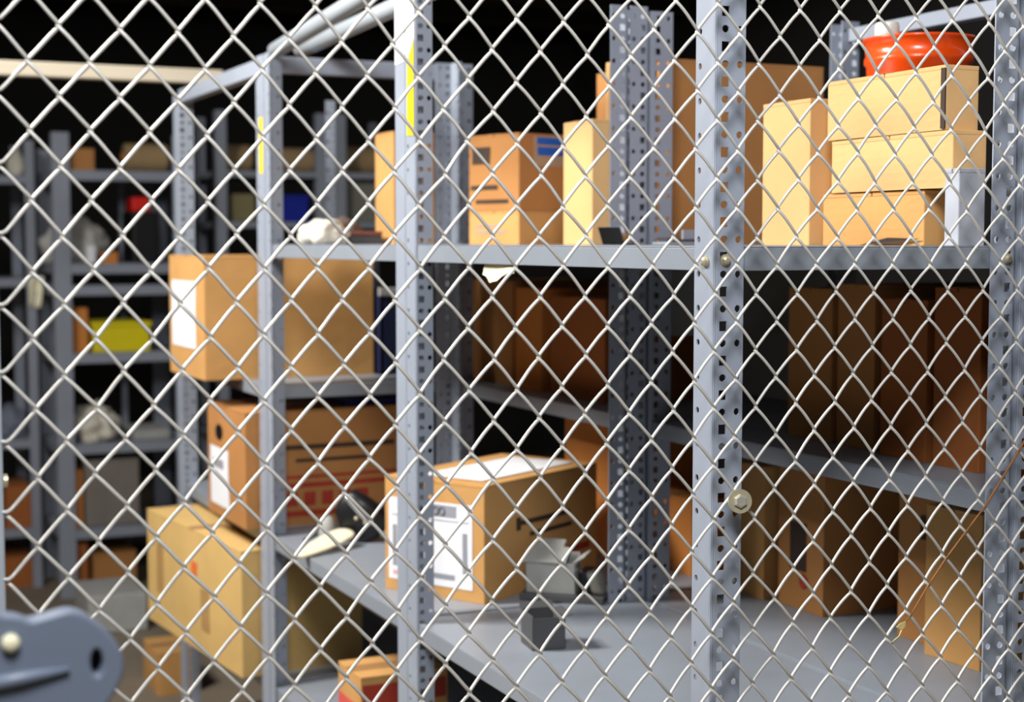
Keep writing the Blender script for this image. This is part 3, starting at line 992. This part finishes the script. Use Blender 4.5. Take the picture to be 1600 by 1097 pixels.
wm = MB()
for i in range(0, NC):
    pts = []
    for j in range(-rows_up, rows + 1):
        ci = i if (i + j) % 2 == 0 else i + 1
        cn = i + 1 if ci == i else i
        x0, z0 = node(ci, j)
        x1, z1 = node(cn, j + 1)
        side = 1 if cn > ci else -1           # going right-down: in front; left-down: behind
        over = 0.0016 * (-1 if ci == i else 1)
        over1 = 0.0016 * (1 if cn > ci else -1)
        if i == 0 and ci == 0:
            # hook round the edge of the gate frame
            for hx, hy, hz in ((-0.001, 0.0034, 0.0035), (-0.006, 0.0020, 0.0042), (-0.0105, -0.001, 0.0030), (-0.0125, -0.0045, -0.0005), (-0.0105, -0.0075, -0.0038), (-0.006, -0.0078, -0.0040)):
                pts.append((x0 + hx, FY - hy, z0 + hz))
            over = -0.001
        if i == 0 and cn == 0:
            over1 = -0.001
        m_ = 7
        for s_ in range(m_):
            t = s_ / m_
            # slight S bend of each strand, rounded bend at the knuckles
            tt = t - 0.020 * sin(2 * pi * t)
            x = (x0 + over) * (1 - tt) + (x1 + over1) * tt
            z = z0 * (1 - t) + z1 * t
            y = FY + side * (-1) * 0.0034 * (sin(pi * t) ** 0.6 if t > 0 else 0)
            bow = 0.0011 * sin(2 * pi * t) * side
            pts.append((x + bow, y, z))
    wm.tube(pts, WR, 6)
wmo = wm.build('wire_mesh', WIRE, fence, smooth=True, merge=False, fixn=False)
# gate frame at the left edge, tension bar, rails and far post
pe = at(10, 950, y=FY)
ex = at(9.5, 920, y=FY - 0.004).x
MB().box(ex - 0.05, ex, FY - 0.004, FY + 0.04, -H, 0.62).build('frame_post', FRAME, fence, bevel=0.003)
MB().box(ex, 2.02, FY - 0.012, FY + 0.012, 0.55, 0.59).build('top_rail', FRAME, fence, bevel=0.003)
MB().box(ex, 2.02, FY - 0.012, FY + 0.012, -H + 0.03, -H + 0.07).build('bottom_rail', FRAME, fence, bevel=0.003)
MB().box(1.985, 2.035, FY - 0.02, FY + 0.03, -H, 0.62).build('frame_post', FRAME, fence, bevel=0.003)
b_ = at(5, 750, y=FY)
bo = MB().tube([(ex - 0.0005, FY - 0.006, b_.z), (ex + 0.0035, FY - 0.006, b_.z)], 0.0075, 14).build('bolt', ZINC, fence)
# washer and screw that clamp the mesh to the corner post
c = at(1155, 783, y=FY - 0.006)
q = thing('mesh_clamp', 'large washer and bolt clamping the mesh to the corner post', 'bolt', (c.x, FY, c.z - 0.017))
nrm = Vector((-0.30, -1, 0.12)).normalized()
ws = MB()
e1 = nrm.cross(Vector((0, 0, 1))).normalized()
e2 = e1.cross(nrm)
N = 28
ring = []
cc = Vector((c.x, FY - 0.0072, c.z))
for lay in (0, 0.0024):
    for rr in (0.0165, 0.006):
        ring.append([cc + nrm * lay + (e1 * cos(2 * pi * i / N) + e2 * sin(2 * pi * i / N)) * rr for i in range(N)])
vs = sum(ring, [])
fs = []
for i in range(N):
    j = (i + 1) % N
    fs += [(i, j, N + j, N + i), (2 * N + i, 2 * N + j, 3 * N + j, 3 * N + i), (i, j, 2 * N + j, 2 * N + i), (N + i, N + j, 3 * N + j, 3 * N + i)]
ws.add(vs, fs)
ws.build('washer', ZINC, q)
bh = MB()
p0 = cc + nrm * 0.0024
bh.tube([p0 - nrm * 0.04, p0, p0 + nrm * 0.002], [0.0045, 0.0045, 0.0045], 12)
bh.tube([p0, p0 + nrm * 0.003, p0 + nrm * 0.0055], [0.0098, 0.0095, 0.0070], 6)
bh.build('bolt_head', mat('bright_zinc', (224, 218, 200), 0.3, 0.6, 0.1, 30), q)

# dry stalk caught in the mesh
st = thing('dry_stalk', 'thin brown dry stalk with a pale leaf, stuck in the mesh at the lower right', 'stalk', (1.45, FY - 0.006, at(1405, 1003, y=FY).z))
pts = []
for px_, py_ in ((1604, 684), (1575, 732), (1540, 790), (1510, 830), (1478, 873), (1446, 922), (1424, 960), (1412, 975)):
    p = at(px_, py_, y=FY - 0.0055)
    pts.append(p)
MB().tube(pts, [0.0018, 0.0018, 0.0017, 0.0016, 0.0014, 0.0012, 0.001, 0.0008], 6).build('stem', ROPE, st, smooth=True)
lf = [at(a_, b_, y=FY - 0.0065) for a_, b_ in ((1400, 980), (1407, 974), (1415, 971), (1414, 979), (1409, 985))]
lm = MB()
lm.face(lf)
o = lm.build('leaf', LEAF, st, solid=0.0008)
o['label'] = 'pale yellow leaf'
pts = [at(a_, b_, y=FY - 0.006) for a_, b_ in ((1409, 984), (1405, 994), (1393, 1004))]
MB().tube(pts, 0.0010, 6).build('twig', LEAF, st, smooth=True)

# ------------------------------------------------------------------ hinge bracket in the left foreground
BY = 1.30
outl = [(-60, 962), (0, 964), (24, 966), (44, 972), (70, 966), (104, 957), (126, 962), (150, 978), (172, 1000), (183, 1022), (184, 1045), (176, 1066), (166, 1084), (150, 1104), (120, 1130), (40, 1160), (-60, 1170)]


def curve_plate(outline, hole, y, thick, bevel):
    cu = bpy.data.curves.new('tmp', 'CURVE')
    cu.dimensions = '2D'
    cu.fill_mode = 'BOTH'
    cu.extrude = thick / 2
    cu.bevel_depth = bevel
    cu.bevel_resolution = 3
    for lst in [outline] + ([hole] if hole else []):
        sp = cu.splines.new('POLY')
        sp.points.add(len(lst) - 1)
        for p_, q_ in zip(sp.points, lst):
            w_ = at(q_[0], q_[1], y=y)
            p_.co = (w_.x, w_.z, 0, 1)
        sp.use_cyclic_u = True
    ob = bpy.data.objects.new('tmp', cu)
    COL.objects.link(ob)
    bpy.context.view_layer.update()
    dg = bpy.context.evaluated_depsgraph_get()
    me = bpy.data.meshes.new_from_object(ob.evaluated_get(dg))
    bpy.data.objects.remove(ob)
    return me


def smooth_poly(pts, n=4):
    out = []
    m_ = len(pts)
    for i in range(m_):
        p0, p1, p2, p3 = (Vector(pts[(i + d_) % m_]) for d_ in (-1, 0, 1, 2))
        for s_ in range(n):
            t = s_ / n
            out.append(tuple(0.5 * ((2 * p1) + (-p0 + p2) * t + (2 * p0 - 5 * p1 + 4 * p2 - p3) * t * t + (-p0 + 3 * p1 - 3 * p2 + p3) * t ** 3)))
    return out


hole = [(148 + 15 * cos(2 * pi * i / 28), 1031 + 26 * sin(2 * pi * i / 28)) for i in range(28)]
me = curve_plate(smooth_poly(outl), hole, BY, 0.016, 0.003)
base_z = -H
hb = thing('hinge_bracket', 'blurred blue grey steel bracket with a round hole, close to the viewer at lower left', 'bracket', (at(20, 1040, y=BY).x, BY, at(20, 1170, y=BY).z))
me.materials.clear()
me.materials.append(LATCH)
po = bpy.data.objects.new('plate', me)
COL.objects.link(po)
po.parent = hb
# curve lay in its own xy plane: stand it up
po.rotation_euler = (pi / 2, 0, 0)
po.location = (-hb.location.x, 0, -(hb.location.z - H))
bc = at(148, 1031, y=BY + 0.012)
MB().tube([bc, bc + Vector((0, 0.012, 0))], 0.0185, 28).build('bore_shade', BLACK, hb)  # black cap closes the hole, painting the shade inside it
# raised rib, stud
r1, r2 = at(-40, 1074, y=BY - 0.012), at(108, 1046, y=BY - 0.012)
MB().tube([r1, r1 * 0.5 + r2 * 0.5, r2], [0.0065, 0.006, 0.003], 10).build('rib', LATCH, hb, smooth=True)
c = at(16, 1004, y=BY - 0.011)
MB().tube([c, c + Vector((0, -0.005, 0)), c + Vector((0, -0.007, 0))], [0.0075, 0.007, 0.004], 16).build('stud', CREAM, hb, smooth=True)
ee = at(-30, 1000, y=BY)
# arm running back to the gate frame (outside the view)
w1 = at(-42, 1010, y=BY)
MB().hexa((ex - 0.06, FY - 0.0205, w1.z - 0.05), (0.03, 0, 0), (0, 0.0, 0.03), (w1.x - 0.02 - (ex - 0.06), BY + 0.008 - FY + 0.0205, 0.01)).build('arm', LATCH, hb, bevel=0.003)

# ------------------------------------------------------------------ tie beam across the aisle
yb = 5.10
a, b = at(0, 105, y=yb), at(300, 116, y=yb)
tb = MB()
tb.box(-2.2, XF + 0.17, yb, yb + 0.045, a.z - 0.023, a.z + 0.023)
tag(tb.build('tie_beam', WOOD, bevel=0.004), 'pale timber tie beam crossing the aisle at the upper left', 'beam')
# rack on the other side of the aisle that carries its far end (outside the view)
ot = thing('shelving_unit', 'grey steel shelving on the far side of the aisle, carrying the tie beam', 'shelving', (-1.9, 5.1, -H))
for cx_, sx_ in ((-2.2, 1), (-1.65, -1)):
    for cy_, sy_ in ((4.6, 1), (5.5, -1)):
        angle_post(ot, cx_, cy_, sx_, sy_, 0.05, 0.05, -H, a.z - 0.0235, holes=False)
for z in (LOW, MID, BOT):
    shelf(ot, -2.196, -1.654, 4.605, 5.495, z)
MB().box(-2.195, -1.655, 5.10, 5.14, a.z - 0.07, a.z - 0.0235).build('top_bar', STEEL, ot)

# ------------------------------------------------------------------ far racks across the end of the aisle
FYR = 7.35


def zl(py, y=FYR, px=150):
    return at(px, py, y=y).z


def xl(px, y=FYR):
    return at(px, 386, y=y).x


lv = {'a': zl(266), 'g': zl(412), 'b': zl(446), 'c': zl(552), 'd': zl(694), 'e': zl(826), 'f': zl(1000)}
xa0, xa1 = xl(84), xl(296)
FAR_G = 'racks across the end of the aisle'
fr = thing('shelving_unit', 'blurred grey shelving across the end of the aisle, seen at the left', 'shelving', ((xa0 + xa1) / 2, FYR + 0.25, -H), 'grey slotted angle shelving')
for cx_, cy_, sx_, sy_, zt in ((xa0, FYR, 1, 1, zl(208)), (xa1, FYR, -1, 1, zl(208)), (xa0 - 0.0, FYR + 0.5, 1, -1, zl(226)), (xa1, FYR + 0.5, -1, -1, zl(226))):
    angle_post(fr, cx_, cy_, sx_, sy_, 0.075, 0.05, -H, zt, m=STEEL_FAR, holes=False)
for key in 'agbcdef':
    shelf(fr, xa0 + 0.004, xa1 - 0.004, FYR + 0.004, FYR + 0.496, lv[key], lip=0.046, m=STEEL_FAR)
xb = xl(203, FYR + 0.3)
MB().box(xb - 0.014, xb + 0.014, FYR + 0.485, FYR + 0.497, -H, zl(266)).build('upright', STEEL_FAR, fr)
# left neighbour rack
xz0, xz1 = xl(-160, FYR + 0.3), xl(56, FYR + 0.3)
fl_ = thing('shelving_unit', 'dim grey shelving at the extreme left edge, left of the blurred upright', 'shelving', ((xz0 + xz1) / 2, FYR + 0.25, -H), 'grey slotted angle shelving')
for cx_, cy_, sx_, sy_ in ((xz1, FYR + 0.30, -1, 1), (xz0, FYR + 0.30, 1, 1), (xz1, FYR + 0.8, -1, -1), (xz0, FYR + 0.8, 1, -1)):
    angle_post(fl_, cx_, cy_, sx_, sy_, 0.045, 0.03, -H, zl(222, FYR + 0.3), m=STEEL_FAR, holes=False)
lw = {'a': zl(276, FYR + 0.3), 'b': zl(436), 'd': zl(694), 'e': zl(836), 'f': zl(958)}
for key in 'abdef':
    shelf(fl_, xz0 + 0.004, xz1 - 0.004, FYR + 0.304, FYR + 0.796, lw[key], lip=0.04, m=STEEL_FAR)
# right far rack, seen through the third bay
xr0, xr1 = xl(318, 7.6), xl(640, 7.6)
fr2 = thing('shelving_unit', 'dim shelving far behind the left bay, seen through its open top', 'shelving', ((xr0 + xr1) / 2, 7.85, -H), 'grey slotted angle shelving')
lr = {'a': zl(262, 7.6), 'b': zl(345, 7.6), 'c': zl(470, 7.6), 'd': zl(690, 7.6)}
for px_ in (340, 497, 527, 628):
    angle_post(fr2, xl(px_, 7.6), 7.6, 1, 1, 0.05, 0.05, -H, zl(165, 7.6), m=STEEL_FAR, holes=False)
for px_ in (345, 628):
    angle_post(fr2, xl(px_, 7.6), 8.1, 1, -1, 0.05, 0.05, -H, zl(165, 7.6), m=STEEL_FAR, holes=False)
for key in 'abcd':
    shelf(fr2, xl(340, 7.6) + 0.004, xr1 - 0.004, 7.604, 8.096, lr[key], lip=0.03, m=STEEL_FAR)

G_FAR = 'stock on the far racks'


def far_box(label, px0, px1, ptop, z0, m, y=FYR + 0.05, depth=0.30, name='cardboard_box', cat='box', group=G_FAR):
    x0_, x1_ = xl(px0, y), xl(px1, y)
    zt_ = at((px0 + px1) / 2, ptop, y=y).z
    if name == 'cardboard_box':
        return Carton(label, (x0_, y), 0.0, x1_ - x0_, depth, z0 + 0.0005, zt_ - z0, m, group)
    mb_ = MB()
    mb_.box(x0_, x1_, y, y + depth, z0 + 0.0005, zt_)
    return tag(mb_.build(name, m, bevel=0.008, seg=3), label, cat, group)


def bin_(label, px0, px1, ptop, z0, m, y=FYR + 0.05, depth=0.30, name='plastic_bin', cat='bin'):
    x0_, x1_ = xl(px0, y), xl(px1, y)
    zt_ = at((px0 + px1) / 2, ptop, y=y).z
    q_ = thing(name, label, cat, ((x0_ + x1_) / 2, y + depth / 2, z0), G_FAR)
    mb_ = MB()
    w_ = 0.006
    mb_.box(x0_, x1_, y, y + depth, z0 + 0.0005, z0 + w_)
    mb_.box(x0_, x1_, y, y + w_, z0 + w_, zt_)
    mb_.box(x0_, x1_, y + depth - w_, y + depth, z0 + w_, zt_)
    mb_.box(x0_, x0_ + w_, y + w_, y + depth - w_, z0 + w_, zt_)
    mb_.box(x1_ - w_, x1_, y + w_, y + depth - w_, z0 + w_, zt_)
    mb_.build('body', m, q_, merge=False, bevel=0.003)
    rim = MB()
    o_, i_ = 0.008, 0.0
    ring = []
    for zz in (zt_ - 0.02, zt_):
        for e_ in (o_, i_):
            ring.append([(x0_ - e_, y - e_, zz), (x1_ + e_, y - e_, zz), (x1_ + e_, y + depth + e_, zz), (x0_ - e_, y + depth + e_, zz)])
    vs_ = sum(ring, [])
    fs_ = []
    for c_ in range(4):
        d_ = (c_ + 1) % 4
        fs_ += [(c_, d_, 4 + d_, 4 + c_), (8 + c_, 8 + d_, 12 + d_, 12 + c_), (c_, d_, 8 + d_, 8 + c_), (4 + c_, 4 + d_, 12 + d_, 12 + c_)]
    rim.add(vs_, fs_)
    rim.build('rim', m, q_, bevel=0.002)
    return q_


# top level: wrapped rolls
def roll(label, px0, px1, pc, rpx, y, z0, m):
    x0_, x1_ = xl(px0, y), xl(px1, y)
    zt_ = at((px0 + px1) / 2, pc - rpx, y=y).z
    r_ = (zt_ - z0) / 2
    q_ = thing('wrapped_roll', label, 'roll', ((x0_ + x1_) / 2, y, z0), G_FAR)
    MB().tube([(x0_, y, z0 + r_ + 0.0005), (x0_ + 0.01, y, z0 + r_ + 0.0005), (x1_ - 0.01, y, z0 + r_ + 0.0005), (x1_, y, z0 + r_ + 0.0005)], [r_ * 0.92, r_, r_, r_ * 0.92], 20).build('wrap', m, q_, smooth=False)
    MB().tube([(x0_ - 0.012, y, z0 + r_), (x1_ + 0.012, y, z0 + r_)], r_ * 0.35, 14).build('core', CARD_C, q_)


roll('tan wrapped roll on the top level of the far left rack', 196, 262, 245, 20, FYR + 0.15, lv['a'], TANROLL)
roll('tan wrapped roll at the left on the dim far rack', 346, 392, 246, 20, 7.80, lr['a'], TANROLL)
roll('second tan roll, behind the left corner post on the dim far rack', 436, 488, 250, 18, 7.80, lr['a'], TANROLL)
roll('third tan roll, left of the post with yellow tape on the dim far rack', 535, 612, 250, 20, 7.80, lr['a'], TANROLL)
far_box('brown carton on the top level of the far left rack', 112, 150, 232, lv['a'], CARD_C)
a = at(28, 386, y=FYR + 0.36)
blob('foam_block', 'pale rounded foam block on the leftmost rack, left of the blurred upright', 'foam', (a.x, FYR + 0.37, lw['a'] + 0.001), (0.042, 0.05, 0.12), CLOTH, 9, 0.1)
# second level
a = at(112, 386, y=FYR + 0.15)
blob('plastic_sheet_bundle', 'large crumpled pale grey sheet bundle on the far left rack', 'bundle', (a.x + 0.03, FYR + 0.26, lv['g'] + 0.001), (0.155, 0.12, 0.21), GREYBAG, 2, 0.2)
far_box('small orange carton in front of the grey sheet bundle', 160, 184, 394, lv['g'], CARD_O, y=FYR + 0.02, depth=0.07)
far_box('white bottle shaped carton beside the small orange carton', 136, 150, 384, lv['g'], PAPER, y=FYR + 0.02, depth=0.05, name='white_carton', cat='box')
far_box('black case under the red box', 208, 250, 331, lv['g'], BLACK, y=FYR + 0.1, depth=0.25, name='black_case', cat='case')
zt = at(228, 331, y=FYR + 0.1).z
far_box('small bright red box on top of the black case', 208, 236, 308, zt, RED, y=FYR + 0.1, depth=0.14, name='red_box', cat='box')
# third level: orange carton, yellow bin
far_box('orange carton left of the yellow bin', 104, 135, 482, lv['c'], CARD_O, y=FYR + 0.06)
far_box('orange carton behind the blurred upright at the extreme left', 68, 92, 486, lw['d'] + 0.0, CARD_O, y=FYR + 0.32, depth=0.2) if False else None
bin_('bright yellow plastic bin on the far left rack', 143, 232, 503, lv['c'], YEL_BIN)
a = at(52, 386, y=FYR + 0.36)
q = thing('hanging_cloth', 'cream cloth hanging over the shelf edge at the extreme left', 'cloth', (a.x, FYR + 0.29, zl(486)))
hc = MB()
pts = []
for i in range(9):
    for j in range(7):
        t = i / 8
        pts.append((a.x - 0.035 + 0.07 * t * (1 - 0.25 * j / 6), FYR + 0.29 - 0.012 * sin(6 * t + j * 0.4), zl(434) + 0.002 - (zl(434) - zl(484)) * j / 6))
hc.add(pts, [(i * 7 + j, (i + 1) * 7 + j, (i + 1) * 7 + j + 1, i * 7 + j + 1) for i in range(8) for j in range(6)])
hc.build('cloth', CREAM, q, smooth=True, solid=0.002)
# fourth level: draped white cloth
a = at(140, 386, y=FYR + 0.1)
blob('white_cloth', 'white cloth slumped over the shelf edge on the far left rack, under the yellow bin', 'cloth', (a.x + 0.02, FYR + 0.13, lv['d'] + 0.001), (0.10, 0.11, 0.17), CLOTH, 3, 0.35)
a = at(40, 386, y=FYR + 0.4)
blob('cloth_bundle', 'grey blue cloth bundle left of the white slumped cloth', 'cloth', (a.x - 0.07, FYR + 0.55, lw['d'] + 0.001), (0.09, 0.1, 0.14), mat('grey_blue_cloth', (120, 126, 142), 0.9, 0, 0.1, 8), 6, 0.2)
far_box('flat pale carton right of the white slumped cloth', 205, 262, 672, lv['d'], GREYCARD, name='grey_carton', cat='box')
# fifth level
far_box('pale grey carton on the low level of the far left rack', 126, 212, 718, lv['e'], mat('taupe_card', (128, 120, 112), 0.8), name='grey_carton', cat='box')
far_box('orange brown carton low at the extreme left', 0, 40, 760, lw['e'], CARD_D, y=FYR + 0.34)
far_box('orange carton right of the blurred upright on the low level', 98, 122, 736, lv['e'], CARD_O)
# lowest
far_box('red brown carton at the bottom left edge', -10, 40, 872, lw['f'], CARD_D, y=FYR + 0.34)
far_box('red brown carton beside the bottom left one', 99, 128, 850, lv['f'], CARD_D)
far_box('dark brown carton under the far left rack level', 134, 205, 862, lv['f'], CARD_C, y=FYR + 0.12)
bx = None
a = at(200, 1000, y=6.2)
far_box('pale carton standing on the floor in the aisle end', 128, 222, 930, -H, GREYCARD, y=6.6, depth=0.35, name='grey_carton', cat='box')
far_box('small tan carton on the aisle floor', 236, 300, 1020, -H, CARD_B, y=5.6, depth=0.25)
# right far rack stock
bin_('blue plastic bin behind the left corner post on the dim far rack', 438, 482, 305, lr['b'], BLUE, y=7.65)
far_box('grey carton on the dim far rack behind the cloth bundle', 536, 600, 285, lr['b'], mat('dim_grey_card', (120, 118, 108), 0.8), y=7.66, name='grey_carton', cat='box')
far_box('olive carton behind the big plain carton on the dim far rack', 362, 400, 303, lr['b'], mat('olive_card', (128, 120, 84), 0.8), y=7.66, name='olive_carton', cat='box')

# ------------------------------------------------------------------ lights
def area(name, loc, target, sx_, sy_, power, col=(1, 1, 1)):
    l = bpy.data.lights.new(name, 'AREA')
    l.shape = 'RECTANGLE'
    l.size, l.size_y = sx_, sy_
    l.energy = power
    l.color = col
    o_ = bpy.data.objects.new(name, l)
    COL.objects.link(o_)
    o_.location = Vector(loc) + Vector((0, 0, H))
    dvec = Vector(target) - Vector(loc)
    o_.rotation_euler = dvec.to_track_quat('-Z', 'Y').to_euler()
    return o_


area('ceiling_light', (-0.85, 3.65, 1.75), (1.5, 2.7, -0.3), 0.8, 0.8, 185, (1.0, 0.965, 0.91))
area('front_light', (0.0, 0.2, 1.62), (1.4, 2.2, -0.2), 0.75, 0.75, 84, (0.97, 0.98, 1.0))
area('fill_light', (-1.0, -3.3, 0.2), (1.2, 3.0, -0.4), 2.6, 2.4, 5, (0.86, 0.93, 1.0))  # added weak fill from behind the viewer; the wall there has no door
area('aisle_light', (-0.6, 5.2, 1.65), (0.9, 6.6, -0.6), 1.2, 0.3, 16, (0.95, 0.97, 1.0))

w = bpy.data.worlds.new('world')
w.use_nodes = True
w.node_tree.nodes['Background'].inputs['Color'].default_value = (0.5, 0.55, 0.6, 1)
w.node_tree.nodes['Background'].inputs['Strength'].default_value = 0.01
S.world = w
S.view_settings.view_transform = 'Standard'
S.view_settings.look = 'None'
S.view_settings.exposure = 0.0
S.view_settings.gamma = 1.0
